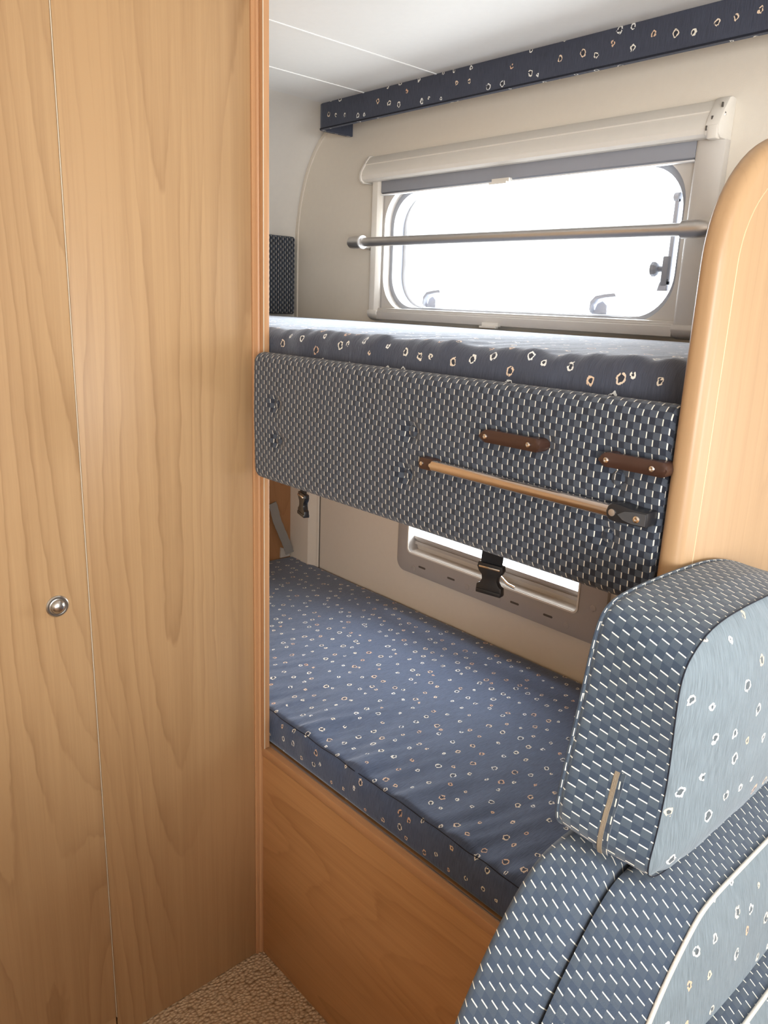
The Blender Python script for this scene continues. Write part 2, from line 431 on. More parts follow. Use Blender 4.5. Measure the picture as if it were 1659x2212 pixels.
struct('wall_back', wall_xz(0.0, 0.032, -0.03, X1, 0, ZC+0.02, [UW, LW, DW]), 'wall')
struct('wall_front', wall_xz(Y1-0.03, Y1, -0.03, X1, 0, ZC+0.02, [(2.75, 3.75, 1.1, 1.75)]), 'wall')
o = obj('shade_block_aisle', box(1.45, 2.99, Y1, -1.64, 0.001, 0.98), 'wood_base', bpy.data.objects['wall_front'])  # unseen block behind the camera, added to darken the bunk base
struct('shade_block_cab', box(3.0, 3.06, Y1, -0.001, 0.001, 1.12), 'wall')  # added out of view to keep windscreen light off the lower wardrobe
# curved end wall: rises from the floor and rolls over into the ceiling
arc = [(0, 0), (0, 1.0), (0, 1.62), (0.003, 1.72), (0.010, 1.757), (0.020, 1.795), (0.032, 1.832), (0.047, 1.870), (0.066, 1.908), (0.090, 1.943),
       (0.120, 1.975), (0.155, 2.000), (0.195, 2.018), (0.24, 2.028), (0.29, ZC), (0.29, ZC+0.03), (-0.03, ZC+0.03), (-0.03, 0)]
struct('wall_left', prism(arc, 'Y', Y1, 0.0), 'wall_end', smooth=35)
def wall_right():
    bm = bmesh.new()
    for (a, b_, c, d) in ((Y1, 0, 0, 0.95), (Y1, 0, 1.75, ZC+0.02), (Y1, -2.1, 0.95, 1.75), (-0.2, 0, 0.95, 1.75)):
        box(X1, X1+0.03, a, b_, c, d, bm)
    return bm
struct('wall_right', wall_right(), 'wall')
def ceiling():
    bm = bmesh.new()
    sx0, sx1, sy0, sy1 = 2.42, 2.88, -1.38, -0.92
    for (a, b_, c, d) in ((0.29, sx0, Y1, 0.03), (sx1, X1, Y1, 0.03), (sx0, sx1, Y1, sy0), (sx0, sx1, sy1, 0.03)):
        box(a, b_, c, d, ZC, ZC+0.03, bm)
    return bm
struct('ceiling', ceiling(), 'ceiling')
for i, x in enumerate((0.460, 0.719)):
    o = struct('trim_%d' % (i+1), box(x-0.0028, x+0.0028, Y1, -0.001, ZC-0.0016, ZC+0.001), 'ceil_strip')
# trim following the curved end wall
ctr = [(0.0155, 1.40), (0.0155, 1.62), (0.0165, 1.70), (0.020, 1.745), (0.029, 1.79), (0.041, 1.83), (0.057, 1.87), (0.077, 1.908), (0.104, 1.945), (0.135, 1.975), (0.170, 2.0), (0.21, 2.018)]
bm = bmesh.new(); A = []
cv = [Vector((x, 0, z)) for x, z in ctr]
for i, p in enumerate(cv):
    t = (cv[min(i+1, len(cv)-1)]-cv[max(i-1, 0)]).normalized(); nrm = Vector((t.z, 0, -t.x))
    pr = []
    for s, yy in ((-0.0055, 0.0), (-0.0045, -0.0035), (0.0045, -0.0035), (0.0055, 0.0)):
        q = p + nrm*s; pr.append(bm.verts.new((q.x, yy, q.z)))
    A.append(pr)
for a, b_ in zip(A, A[1:]):
    for k in range(3): bm.faces.new((a[k], a[k+1], b_[k+1], b_[k]))
struct('trim_3', bm, 'wall', smooth=30)
# vertical corner casing at the head of the lower bunk
prof = [(0.0, 0.0), (0.0, -0.016), (0.070, -0.016), (0.078, -0.022), (0.120, -0.022), (0.148, -0.008), (0.155, -0.006), (0.157, 0.0)]
struct('trim_4', prism(prof, 'Z', 0.60, 1.295), 'frame' if 0 else 'wall')
struct('trim_5', box(0.1575, 0.1600, -0.0025, 0.0, 0.60, 1.295), 'slot')

# ------------------------------------------------------------------ upper window
win = thing('window_1', 'upper hinged window with rounded corners above the top bunk', 'window', (0.885, 0.0, 1.488), kind='structure')
N = 12
opening = rrect(0.446, 1.326, 1.491, 1.812, 0.090, N)
outerp = rrect(0.428, 1.345, 1.480, 1.830, 0.002, N)
obj('window_frame', plate_hole(outerp, opening, -0.014, 0.034), 'frame', win, smooth=30)
seal_o = rrect(0.445, 1.327, 1.490, 1.8165, 0.091, N); seal_i = rrect(0.457, 1.310, 1.501, 1.801, 0.088, N)
obj('seal', plate_hole(seal_o, seal_i, 0.010, 0.050), 'seal', win, smooth=30)
pr_o = rrect(0.436, 1.336, 1.487, 1.819, 0.092, N); pr_i = rrect(0.468, 1.318, 1.503, 1.806, 0.084, N)
obj('pane_border', plate_hole(pr_o, pr_i, 0.052, 0.060), 'whiteplastic', win, smooth=30)
obj('pane', prism(rrect(0.436, 1.336, 1.487, 1.819, 0.092, N), 'Y', 0.0602, 0.064), 'glass', win)
def latch(x, z):
    t = obj('latch', box(x-0.018, x+0.022, 0.028, 0.052, z, z+0.010), 'latch', win, bevel=0.002)
    obj('latch_body', prism([(x-0.012, z+0.008), (x+0.020, z+0.008), (x+0.020, z+0.020), (x+0.008, z+0.030), (x-0.006, z+0.024)], 'Y', 0.030, 0.048), 'latch', t, bevel=0.002)
    pts = [(x-0.015, z+0.006), (x-0.014, z+0.024), (x-0.002, z+0.036), (x+0.018, z+0.040), (x+0.046, z+0.043)]
    b2 = bmesh.new()
    up_ = [(p[0], p[1]+0.0035) for p in pts]; dn = [(p[0]+0.004, p[1]-0.0035) for p in pts]
    prism(up_+dn[::-1], 'Y', 0.014, 0.030, b2)
    obj('latch_lever', b2, 'latch', t, bevel=0.001)
latch(0.595, 1.504); latch(1.128, 1.504)
# stay arm and its turning knob on the right-hand side of the opening
st = obj('stay_arm', box(1.294, 1.302, 0.004, 0.012, 1.575, 1.735), 'latch', win, bevel=0.001)
obj('stay_joint', lathe((1.296, 0.008, 1.738), (-1, 0, 0), [(-0.006, 0.009), (0.004, 0.009), (0.007, 0.006)], 16), 'latch', st, smooth=40)
obj('stay_clamp', box(1.286, 1.300, -0.002, 0.018, 1.566, 1.625), 'bluegrey', st, bevel=0.003)
obj('stay_knob', lathe((1.286, 0.008, 1.600), (-1, 0, 0), [(0, 0.006), (0.010, 0.006), (0.012, 0.012), (0.017, 0.0155), (0.024, 0.0155), (0.028, 0.011), (0.029, 0.0)], 10), 'bluegrey', st, smooth=25)
obj('stay_hook', prism([(1.280, 1.556), (1.300, 1.556), (1.300, 1.580), (1.290, 1.580), (1.284, 1.572)], 'Y', 0.0, 0.014), 'latch', st, bevel=0.001)

# ------------------------------------------------------------------ roller blind round the upper window
bl = thing('roller_blind', 'cream roller blind cassette and side rails framing the upper window', 'blind', (0.885, -0.03, 1.458))
zt, zb = 1.900, 1.832
casp = [(0.0, zb+0.002), (0.0, zt), (-0.018, zt), (-0.024, zt-0.003), (-0.038, zt-0.020), (-0.0395, zt-0.022), (-0.038, zt-0.024), (-0.050, zb+0.026), (-0.053, zb+0.014), (-0.050, zb+0.005), (-0.042, zb), (-0.030, zb-0.001), (-0.022, zb+0.002)]
obj('cassette', prism([(y, z) for y, z in casp], 'X', 0.384, 1.366), 'cassette', bl, smooth=25)
capl = [(0.0, zb-0.003), (0.0, zt+0.003), (-0.019, zt+0.003), (-0.026, zt), (-0.041, zt-0.021), (-0.053, zb+0.026), (-0.056, zb+0.013), (-0.053, zb+0.002), (-0.044, zb-0.004)]
obj('cassette_end', prism(capl, 'X', 0.377, 0.3845), 'cassette', bl, bevel=0.001)
ce = obj('cassette_end', prism(capl, 'X', 1.3655, 1.394), 'cassette', bl, bevel=0.003)
obj('screw', lathe((1.389, -0.030, 1.868), (0.3, -1, 0.2), [(0, 0.004), (0.011, 0.004), (0.013, 0.0)], 12), 'chrome', ce, smooth=30)
for (xx, yy, zz) in ((1.376, -0.0512, 1.862), (1.388, -0.0425, 1.885), (1.370, -0.0567, 1.845)):
    obj('cassette_slot', box(xx-0.0012, xx+0.0012, yy-0.0008, yy+0.003, zz-0.004, zz+0.004), 'slot', ce)
obj('cassette_pad', box(1.373, 1.391, -0.0565, -0.04, 1.826, 1.850), 'cassette', ce, bevel=0.002)
def rail_(x0, x1, flip, mat):
    w_ = x1-x0
    P = [(x0, 0.0), (x0, -0.020), (x0+0.3*w_, -0.0295), (x1-0.12*w_, -0.0295), (x1, -0.026), (x1, 0.0)]
    if flip: P = [(x1+x0-a, b_) for a, b_ in P][::-1]
    o_ = obj('side_rail', prism(P, 'Z', 1.480, zb+0.001), mat, bl, bevel=0.0012)
    # scooped foot of the rail
    foot = [(0.0, 1.490), (-0.031, 1.490), (-0.032, 1.480), (-0.027, 1.471), (-0.017, 1.464), (-0.004, 1.461), (0.0, 1.461)]
    obj('rail_foot', prism(foot, 'X', x0-0.002, x1+0.002), mat, o_, bevel=0.0015)
    return o_
rail_(0.402, 0.438, True, 'cassette'); rail_(1.340, 1.3935, True, 'frame')
obj('rail_lip', box(0.4385, 0.4435, -0.0155, -0.014, 1.49, 1.80), 'greyframe', bl)
obj('pull_bar', prism([(-0.012, zb+0.004), (-0.0265, zb+0.002), (-0.0265, 1.803), (-0.022, 1.800), (-0.012, 1.800)], 'X', 0.439, 1.3395), 'bluegrey', bl, bevel=0.0008)
obj('pull_bar_edge', box(0.439, 1.3395, -0.0275, -0.015, 1.7955, 1.7985), 'whiteplastic', bl)
obj('bottom_bar', prism([(-0.0145, 1.466), (-0.029, 1.466), (-0.029, 1.486), (-0.0265, 1.487), (-0.0265, 1.4905), (-0.024, 1.4915), (-0.024, 1.496), (-0.0145, 1.497)], 'X', 0.439, 1.3395), 'frame', bl, bevel=0.0006)
for nm, z0, xx in (('pull_tab', 1.790, 0.868), ('pull_tab', 1.4605, 0.868)):
    b2 = box(xx-0.026, xx+0.026, -0.036, -0.024, z0+0.004, z0+0.013); box(xx-0.030, xx+0.022, -0.041, -0.030, z0, z0+0.005, b2)
    obj(nm, b2, 'cassette', bl)

# ------------------------------------------------------------------ safety rail across the upper window
sr = thing('safety_rail', 'brushed metal grab rail across the upper window', 'rail', (0.9, -0.10, 1.65))
zr = 1.668; xr0, xr1 = 0.398, 1.425
obj('rail_tube', cyl((xr0+0.02, -0.10, zr), (xr1-0.02, -0.10, zr-0.004), 0.0118, n=32), 'steel', sr, smooth=40)
e1 = obj('end_socket', lathe((xr0+0.052, -0.10, zr), (-1, 0, 0), [(0, 0.0165), (0.030, 0.0165), (0.044, 0.0155), (0.051, 0.011), (0.053, 0.0)], 32), 'steel', sr, smooth=40)
obj('socket_ring', lathe((xr0+0.0535, -0.10, zr), (1, 0, 0), [(-0.002, 0.0172), (0.003, 0.0172), (0.003, 0.012), (-0.002, 0.012)], 32), 'whiteplastic', e1, smooth=40)
e2 = obj('end_socket', lathe((xr1-0.052, -0.10, zr-0.004), (1, 0, 0), [(0, 0.0165), (0.030, 0.0165), (0.044, 0.0150), (0.052, 0.010), (0.054, 0.0)], 32), 'steel', sr, smooth=40)
for xx, xw_, par in ((xr0+0.014, 0.388, e1), (xr1-0.016, xr1-0.012, e2)):
    obj('bracket', cyl((xx, -0.092, zr-0.004), (xw_, -0.0005, zr-0.004), 0.0085, 0.012, 20), 'steel', par, smooth=40)

# ------------------------------------------------------------------ lower window
lw = thing('window_2', 'lower window in a wide grey frame beside the bottom bunk', 'window', (0.89, 0.0, 0.744), kind='structure')
o_out = rrect(0.553, 1.263, 0.742, 1.150, 0.032, N); o_in = rrect(0.598, 1.186, 0.805, 1.095, 0.014, N)
fr_ = obj('window_frame', plate_hole(o_out, o_in, -0.013, 0.034), 'greyframe', lw, bevel=0.002)
lip_o = rrect(0.5955, 1.1885, 0.8025, 1.0975, 0.016, N); lip_i = rrect(0.600, 1.184, 0.807, 1.093, 0.013, N)
obj('frame_lip', plate_hole(lip_o, lip_i, -0.015, -0.012), 'cassette', fr_)
for xx in (0.660, 0.775, 0.890, 1.000, 1.105):
    obj('frame_slot', prism(rrect(xx-0.014, xx+0.014, 0.7690, 0.7745, 0.0026, 3), 'Y', -0.0136, -0.010), 'slot', fr_)
for xx, zz in ((0.625, 0.760), (0.835, 0.765), (0.945, 0.765), (1.160, 0.765), (1.228, 0.832), (0.575, 0.832)):
    obj('frame_plug', lathe((xx, -0.0125, zz), (0, -1, 0), [(0, 0.0085), (0.0012, 0.0085), (0.0018, 0.0070), (0.0018, 0.0)], 20), 'greyframe', fr_, smooth=30)
obj('sill', box(0.592, 1.190, -0.010, 0.034, 0.797, 0.8075), 'frame', lw)
b2 = box(0.594, 1.188, 0.016, 0.030, 0.8235, 0.833); box(0.594, 1.188, 0.020, 0.034, 0.833, 0.842, b2); box(0.594, 1.188, 0.012, 0.030, 0.842, 0.850, b2)
obj('blind_profile', b2, 'greyframe', lw)
box_bm = box(0.594, 1.188, 0.026, 0.034, 0.807, 0.8235)
obj('sash_strip', box_bm, 'frame', lw)
obj('pane', box(0.590, 1.192, 0.036, 0.040, 0.796, 1.105), 'glass', lw)
lt = obj('latch', tube([(0.905, 0.004, 0.842), (0.925, -0.004, 0.840), (0.948, -0.012, 0.828), (0.975, -0.018, 0.818), (1.000, -0.018, 0.815)], 0.0042, 10), 'chrome', lw, smooth=40)
obj('latch_catch', prism([(0.893, 0.822), (0.902, 0.822), (0.902, 0.840), (0.912, 0.842), (0.911, 0.850), (0.893, 0.848)], 'Y', -0.004, 0.014), 'whiteplastic', lt, bevel=0.001)

# ------------------------------------------------------------------ ceiling pelmet
pm = thing('pelmet', 'blue ring-patterned fabric pelmet running under the ceiling edge', 'pelmet', (0.27, -0.117, 1.965))
# L-shaped rounded plan: return to the wall, then the long face
zp0, zp1 = 1.966, ZC-0.0005
plan = [(0.268, -0.002), (0.266, -0.095), (0.268, -0.106), (0.275, -0.114), (0.288, -0.118), (2.9, -0.118), (2.9, -0.106), (0.290, -0.106), (0.281, -0.103), (0.279, -0.095), (0.281, -0.002)]
def plan_sweep(plan, z0, z1):
    P = [Vector((p[0], p[1])) for p in plan]; n = len(P); vs = [0]
    for a, b_ in zip(P, P[1:]+P[:1]): vs.append(vs[-1]+(b_-a).length)
    bm = bmesh.new(); uvl = bm.loops.layers.uv.new('UVMap')
    lv = [z0, z0+0.002, z1-0.002, z1]; ins = [0.0015, 0, 0, 0.0015]
    c = P[0]
    V = [[bm.verts.new((p.x, p.y, z)) for p in P] for z in lv]
    for i in range(3):
        for j in range(n):
            k = (j+1) % n; f = bm.faces.new((V[i][j], V[i][k], V[i+1][k], V[i+1][j]))
            for l, uv in zip(f.loops, ((vs[j], lv[i]), (vs[j+1], lv[i]), (vs[j+1], lv[i+1]), (vs[j], lv[i+1]))): l[uvl].uv = uv
    for r in (V[0][::-1], V[3]):
        f = bm.faces.new(r)
        for l in f.loops: l[uvl].uv = (l.vert.co.x, l.vert.co.y)
    return bm
obj('pelmet_board', plan_sweep(plan, zp0, zp1), 'ring_pelmet', pm, smooth=35)
obj('seam_cord', tube([(0.268, -0.01, zp0+0.0015), (0.266, -0.095, zp0+0.0015), (0.270, -0.109, zp0+0.0015), (0.279, -0.117, zp0+0.0015), (0.290, -0.1185, zp0+0.0015), (2.9, -0.1185, zp0+0.0015)], 0.0018, 8), 'thread', pm, smooth=60)

# ------------------------------------------------------------------ tall wardrobe
wd = thing('wardrobe', 'tall beech wardrobe with one round knob filling the left side', 'wardrobe', (0.55, -1.4, 0.0))
obj('carcass', box(0.33, 0.840, -2.10, -0.704, 0.001, ZC-0.002), 'wood_door', wd)
obj('side_panel', box(0.840, 0.8590, -1.0545, -0.7165, 0.001, ZC-0.003), 'wood_door', wd, bevel=0.0012)
dr = obj('door', box(0.840, 0.8610, -1.640, -1.0575, 0.06, ZC-0.03), 'wood_door2', wd, bevel=0.0016)
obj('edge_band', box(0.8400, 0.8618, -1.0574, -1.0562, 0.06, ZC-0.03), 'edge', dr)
obj('plinth', box(0.840, 0.857, -2.10, -1.0575, 0.001, 0.057), 'wood_door2', wd)
dr2 = obj('door', box(0.840, 0.8610, -2.098, -1.643, 0.06, ZC-0.03), 'wood_door', wd, bevel=0.0016)
kb = obj('knob', lathe((0.861, -1.112, 0.988), (1, 0, 0), [(0, 0.0190), (0.0025, 0.0190), (0.0045, 0.0172), (0.0045, 0.0150), (0.0035, 0.0140), (0.0040, 0.0125), (0.0085, 0.0105), (0.0115, 0.006), (0.0125, 0.0)], 40), 'nickel', dr, smooth=35)
# corner moulding
cp = [(0.842, -0.7165), (0.8615, -0.7165), (0.8635, -0.7150), (0.8635, -0.7095), (0.8615, -0.7080), (0.8640, -0.7065), (0.8655, -0.7040), (0.8655, -0.699), (0.8635, -0.6965), (0.842, -0.6965)]
obj('corner_post', prism(cp, 'Z', 0.001, ZC-0.003), 'wood_trim', wd, smooth=30)

# ------------------------------------------------------------------ bunk opening post
po = thing('bunk_post', 'slim upright beech edge strip between wardrobe and bunks', 'post', (0.873, -0.69, 0.558))
obj('strip', box(0.8658, 0.8790, -0.7035, -0.6905, 0.558, ZC-0.003), 'wood_trim', po, bevel=0.001)
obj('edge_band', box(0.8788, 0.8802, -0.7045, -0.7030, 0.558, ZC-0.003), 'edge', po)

# ------------------------------------------------------------------ bottom bunk base
bb = thing('lower_bunk', 'low beech bench box with level grain under the bottom mattress', 'bed base', (1.3, -0.69, 0.0))
obj('front_panel', box(0.8662, 1.735, -0.700, -0.682, 0.001, 0.5345), 'wood_base', bb, bevel=0.0008)
obj('edge_trim', box(0.8662, 1.735, -0.7018, -0.680, 0.5350, 0.5560), 'wood_trim_x', bb, bevel=0.0015)
obj('slat_board', box(0.002, 1.735, -0.676, -0.003, 0.530, 0.5475), 'wood_base', bb)
obj('support', box(0.010, 0.030, -0.67, -0.01, 0.001, 0.529), 'wood_base', bb)
obj('metal_edge', box(0.8815, 1.735, -0.6880, -0.6850, 0.5560, 0.5590), 'steel', bb)

# ------------------------------------------------------------------ mattresses
def mattress(name, x0, x1, yb, yf, z0, z1, r, amp, mat, seed, step=0.008, crown=0.004, bulge=0.004):
    """section in YZ swept along X; u = X, v = round the section so ribs run across the top and down the front"""
    sec = rrect(yf, yb, z0, z1, r, 5)
    sec = [(p[0], p[1]) for p in sec]
    pts = resample(sec, step); n = len(pts)
    vs = [0]
    for a, b_ in zip(pts, pts[1:]+pts[:1]): vs.append(vs[-1]+(b_-a).length)
    cy, cz = (yb+yf)/2, (z0+z1)/2
    xs = [x0, x0+0.002, x0+0.006]; x = x0+0.006
    while x < x1-0.016: x += step; xs.append(x)
    xs += [x1-0.006, x1-0.002, x1]
    ins = {0: 0.010, 1: 0.004, 2: 0.001, len(xs)-3: 0.001, len(xs)-2: 0.004, len(xs)-1: 0.010}
    rings = []
    for i, x in enumerate(xs):
        k = ins.get(i, 0); R_ = []
        for p in pts:
            y, z = p.x, p.y
            y2 = y - k*(1 if y > cy else -1); z2 = z - k*(1 if z > cz else -1)
            top = max(0, (z-cz)/(z1-cz)); fy = (y-yf)/(yb-yf)
            # wrinkles fanning in from the front edge
            wv = mnoise.noise(Vector((x*20+y*6+seed, y*2.5, seed))) + 0.7*mnoise.noise(Vector((x*52-y*16, y*3.5, seed+5)))
            fall = math.exp(-max(0, (y-yf))/0.13)
            if z > cz+0.2*(z1-cz):
                z2 += amp*wv*fall*top
                z2 += crown*math.sin(PI*min(1, max(0, fy)))
                z2 += 0.0012*mnoise.noise(Vector((x*7, y*7, seed)))
            if y < yf+0.004:
                zz = (z-z0)/(z1-z0)
                y2 -= bulge*math.sin(PI*zz) + amp*0.7*mnoise.noise(Vector((x*20+seed, z*5, 3.3)))*zz
            R_.append((x, y2, z2))
        rings.append(R_)
    return grid_sweep(rings, xs, vs)
lm = thing('mattress', 'long blue ring-patterned mattress on the bottom bunk', 'mattress', (0.9, -0.34, 0.548), 'bunk mattresses')
obj('cover', mattress('c', 0.012, 1.733, -0.003, -0.675, 0.5485, 0.632, 0.013, 0.0095, 'ring', 1.3), 'ring', lm, smooth=180)
seam = []
for i in range(220):
    x = 0.01+i*(1.715)/219
    seam.append((x, -0.6738+0.0008*math.sin(x*60), 0.6308+0.0030*(mnoise.noise(Vector((x*22+1.3, -2.0, 1.3))))))
obj('seam', tube(seam, 0.0008, 6), 'thread', lm, smooth=60)
um = thing('mattress', 'thick blue mattress on the top bunk under the window', 'mattress', (0.9, -0.34, 1.322), 'bunk mattresses')
obj('cover', mattress('c', 0.040, 1.733, -0.003, -0.6775, 1.3225, 1.456, 0.020, 0.0065, 'ring_up', 8.1, crown=0.006, bulge=0.008), 'ring_up', um, smooth=180)
seam = []
for i in range(220):
    x = 0.06+i*(1.66)/219
    seam.append((x, -0.672, 1.4535+0.0035*(mnoise.noise(Vector((x*22+8.1, -2.0, 8.1))))))

ub = thing('upper_bunk', 'wooden board carrying the top bunk behind the padded guard', 'bed base', (0.9, -0.35, 1.30))
obj('board', box(0.003, 1.734, -0.696, -0.003, 1.300, 1.3215), 'wood_base', ub)

# ------------------------------------------------------------------ head end of bunks
ep = thing('end_panel', 'dark orange wood board closing the head of the bottom bunk', 'panel', (0.006, -0.35, 0.60))
obj('board', box(0.0015, 0.010, -0.68, -0.0165, 0.55, 1.297), 'wood_end', ep)
hb = thing('headboard_cushion', 'small navy stitched wall pad at the far end of the top bunk', 'cushion', (0.02, -0.3, 1.457))
def cushion_x(x0, x1, yz, r, step, umode='yz'):
    """cushion with its broad face towards +X from an outline in YZ"""
    n = len(yz); cy = sum(p[0] for p in yz)/n; cz = sum(p[1] for p in yz)/n
    return n, cy, cz
bm = box(0.003, 0.034, -0.62, -0.019, 1.4645, 1.702)
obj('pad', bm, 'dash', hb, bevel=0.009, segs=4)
# grey vinyl strap at the head of the bottom bunk
gs = thing('strap', 'crumpled grey vinyl strap hanging at the head of the bottom bunk', 'strap', (0.03, -0.05, 0.64))
pth = [(0.018, -0.098, 0.838), (0.020, -0.090, 0.812), (0.024, -0.084, 0.780), (0.026, -0.070, 0.745), (0.030, -0.052, 0.700), (0.030, -0.038, 0.668), (0.030, -0.032, 0.650)]
def ribbon(path, wdir, w_, th, bm=None, wob=0.0):
    bm = bm or bmesh.new(); P = [Vector(p) for p in path]; wd_ = Vector(wdir).normalized(); rr = []
    for i, p in enumerate(P):
        t = (P[min(i+1, len(P)-1)]-P[max(i-1, 0)]).normalized(); nn = wd_.cross(t).normalized(); ww = t.cross(nn).normalized()
        q = w_ if not callable(w_) else w_(i/(len(P)-1))
        jit = wob*math.sin(i*2.1)
        rr.append([bm.verts.new(p+ww*a*q/2+nn*(b_*th/2+jit*a)) for a, b_ in ((-1, -1), (-0.3, -1.25), (0.3, -0.8), (1, -1), (1, 1), (0.3, 1.3), (-0.3, 0.8), (-1, 1))])
    for a, b_ in zip(rr, rr[1:]):
        for k in range(8): bm.faces.new((a[k], a[(k+1) % 8], b_[(k+1) % 8], b_[k]))
    bm.faces.new(rr[0][::-1]); bm.faces.new(rr[-1]); return bm
def dens(path, n=24):
    P = [Vector(p) for p in path]; out = []
    for s in range(n+1):
        t = s/n*(len(P)-1); i = min(int(t), len(P)-2); f = t-i
        p0 = P[max(i-1, 0)]; p1 = P[i]; p2 = P[i+1]; p3 = P[min(i+2, len(P)-1)]
        out.append(0.5*((2*p1)+(-p0+p2)*f+(2*p0-5*p1+4*p2-p3)*f*f+(-p0+3*p1-3*p2+p3)*f**3))
    return out
obj('band', ribbon(dens(pth), (0.2, 1, 0.3), 0.030, 0.003, wob=0.002), 'greystrap', gs, smooth=60)
obj('anchor_plate', prism([(-0.062, 0.634), (-0.022, 0.634), (-0.022, 0.655), (-0.060, 0.672)], 'X', 0.0105, 0.016), 'frame', gs)

# ------------------------------------------------------------------ hanging belt buckles
def buckle(x, y, ztop, rz, label, s=1.0, tilt=0.0):
    t = thing('strap_buckle', label, 'buckle', (x, y, ztop), 'buckles hanging below the top bunk')
    # built around the origin of the thing, then turned with it
    b2 = bmesh.new()
    st_ = ribbon([(0, 0, 1.2995-ztop), (0, 0, 0.0), (0, 0.002, -0.02), (0, -0.001, -0.045), (0, 0.0, -0.060)], (1, 0, 0), 0.038*s, 0.002, b2)
    outl = [(-0.022, 0.004), (-0.0235, -0.004), (-0.020, -0.011), (-0.0145, -0.016), (-0.0135, -0.023), (-0.017, -0.030), (-0.0225, -0.033), (-0.0235, -0.045), (-0.022, -0.0475)]
    outl = outl + [(-a, b_) for a, b_ in outl[::-1]]
    parts = [('webbing_strap', b2, 'webbing', None)]
    for nm, bm_, mt, _ in parts:
        o_ = raw(nm, bm_, mt, t)
    b3 = bmesh.new(); zz = -0.052
    prism([(a*s, zz+b_*s) for a, b_ in outl], 'Y', -0.006, 0.005, b3)
    bd = raw('buckle_body', b3, 'black', t, bevel=0.0018)
    raw('strap_bar', box(-0.019*s, 0.019*s, -0.0085, -0.005, zz-0.004, zz-0.0005), 'chrome' if s > 0.9 else 'darkgrey', bd, bevel=0.001)
    raw('buckle_lip', box(-0.0225*s, 0.0225*s, -0.0075, 0.006, zz-0.0475*s, zz-0.040*s), 'black', bd, bevel=0.0015)
    t.rotation_euler = (tilt, 0.0, rz)
    return t
def raw(name, bm, mat, parent, bevel=None):
    bmesh.ops.recalc_face_normals(bm, faces=bm.faces)
    if bevel:
        es = [e for e in bm.edges if len(e.link_faces) == 2 and e.calc_face_angle(0) > 0.6]
        bmesh.ops.bevel(bm, geom=es, offset=bevel, segments=2, profile=0.5, affect='EDGES', clamp_overlap=True)
    me = bpy.data.meshes.new(name); bm.to_mesh(me); bm.free(); me.materials.append(M[mat])
    me.shade_smooth()
    try: me.set_sharp_from_angle(angle=math.radians(35))
    except Exception: pass
    o = bpy.data.objects.new(name, me); COL.objects.link(o); o.parent = parent; return o
buckle(1.400, -0.620, 1.1645, math.radians(10), 'black plastic buckle on wide webbing in front of the lower window', 1.0)
buckle(0.872, -0.600, 1.168, math.radians(-18), 'black buckle seen side on, hanging near the wardrobe edge', 0.95, math.radians(0))
# webbing anchors up to the board
# ------------------------------------------------------------------ padded bunk guard
gd = thing('bunk_guard', 'navy stitched padded guard board along the front of the top bunk', 'bed guard', (1.32, -0.72, 1.18))
gx0, gx1, gz0, gz1, gyf, gyb = 0.905, 1.7335, 1.178, 1.414, -0.745, -0.7065
buttons = [(0.980, 1.326), (0.986, 1.262), (1.330, 1.328), (1.324, 1.262), (1.672, 1.322), (1.668, 1.252)]
sec = rrect(gyf, gyb, gz0, gz1, 0.0165, 7)
pts = resample(sec, 0.0038); vs = [0]
for a, b_ in zip(pts, pts[1:]+pts[:1]): vs.append(vs[-1]+(b_-a).length)
xs = [gx0+d for d in (0, 0.0008, 0.003, 0.0065, 0.011)]; x = xs[-1]
while x < gx1-0.012: x += 0.004; xs.append(x)
xs += [gx1-0.006, gx1-0.002, gx1]
prs = [(1.475, 1.573, 1.346, 0.006), (1.655, 1.74, 1.346, 0.006), (1.364, 1.735, 1.2885, 0.004)]
rings = []
cy, cz = (gyf+gyb)/2, (gz0+gz1)/2
for i, x in enumerate(xs):
    d0 = x-gx0; d1 = gx1-x
    k = 0.012*(1-math.sqrt(max(0, 1-(1-min(1, d0/0.012))**2))) if d0 < 0.012 else 0
    k2 = 0.006*(1-min(1, d1/0.006))
    kk = max(k, k2*0.6); R_ = []
    for p in pts:
        y, z = p.x, p.y
        y2 = y-kk*(1 if y > cy else -1)*min(1, abs(y-cy)/0.012); z2 = z-kk*(1 if z > cz else -1)*min(1, abs(z-cz)/0.05)
        if y < cy:
            fr_n = min(1, (cy-y)/0.018)
            dy = 0
            for bx_, bz_ in buttons:
                rr = math.hypot(x-bx_, (z-bz_)); dy += 0.0100*math.exp(-(rr/0.0145)**2)
            for a, b_, zc_, amt in prs:
                ex = max(0, a-x, x-b_); dy += amt*math.exp(-((z-zc_)/0.013)**2)*math.exp(-(ex/0.010)**2)
            dy += 0.0012*mnoise.noise(Vector((x*14, z*14, 2.2)))
            y2 += dy*fr_n
            y2 -= 0.0035*fr_n*math.sin(PI*min(1, max(0, (z-gz0)/(gz1-gz0))))
        R_.append((x, y2, z2))
    rings.append(R_)
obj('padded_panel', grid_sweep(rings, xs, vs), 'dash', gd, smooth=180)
for bx_, bz_ in buttons:
    o_ = obj('button', lathe((bx_, -0.7372, bz_), (0, -1, 0), [(0, 0.0088), (0.003, 0.0094), (0.0056, 0.0074), (0.0066, 0.0)], 20), 'dash', gd, smooth=60)
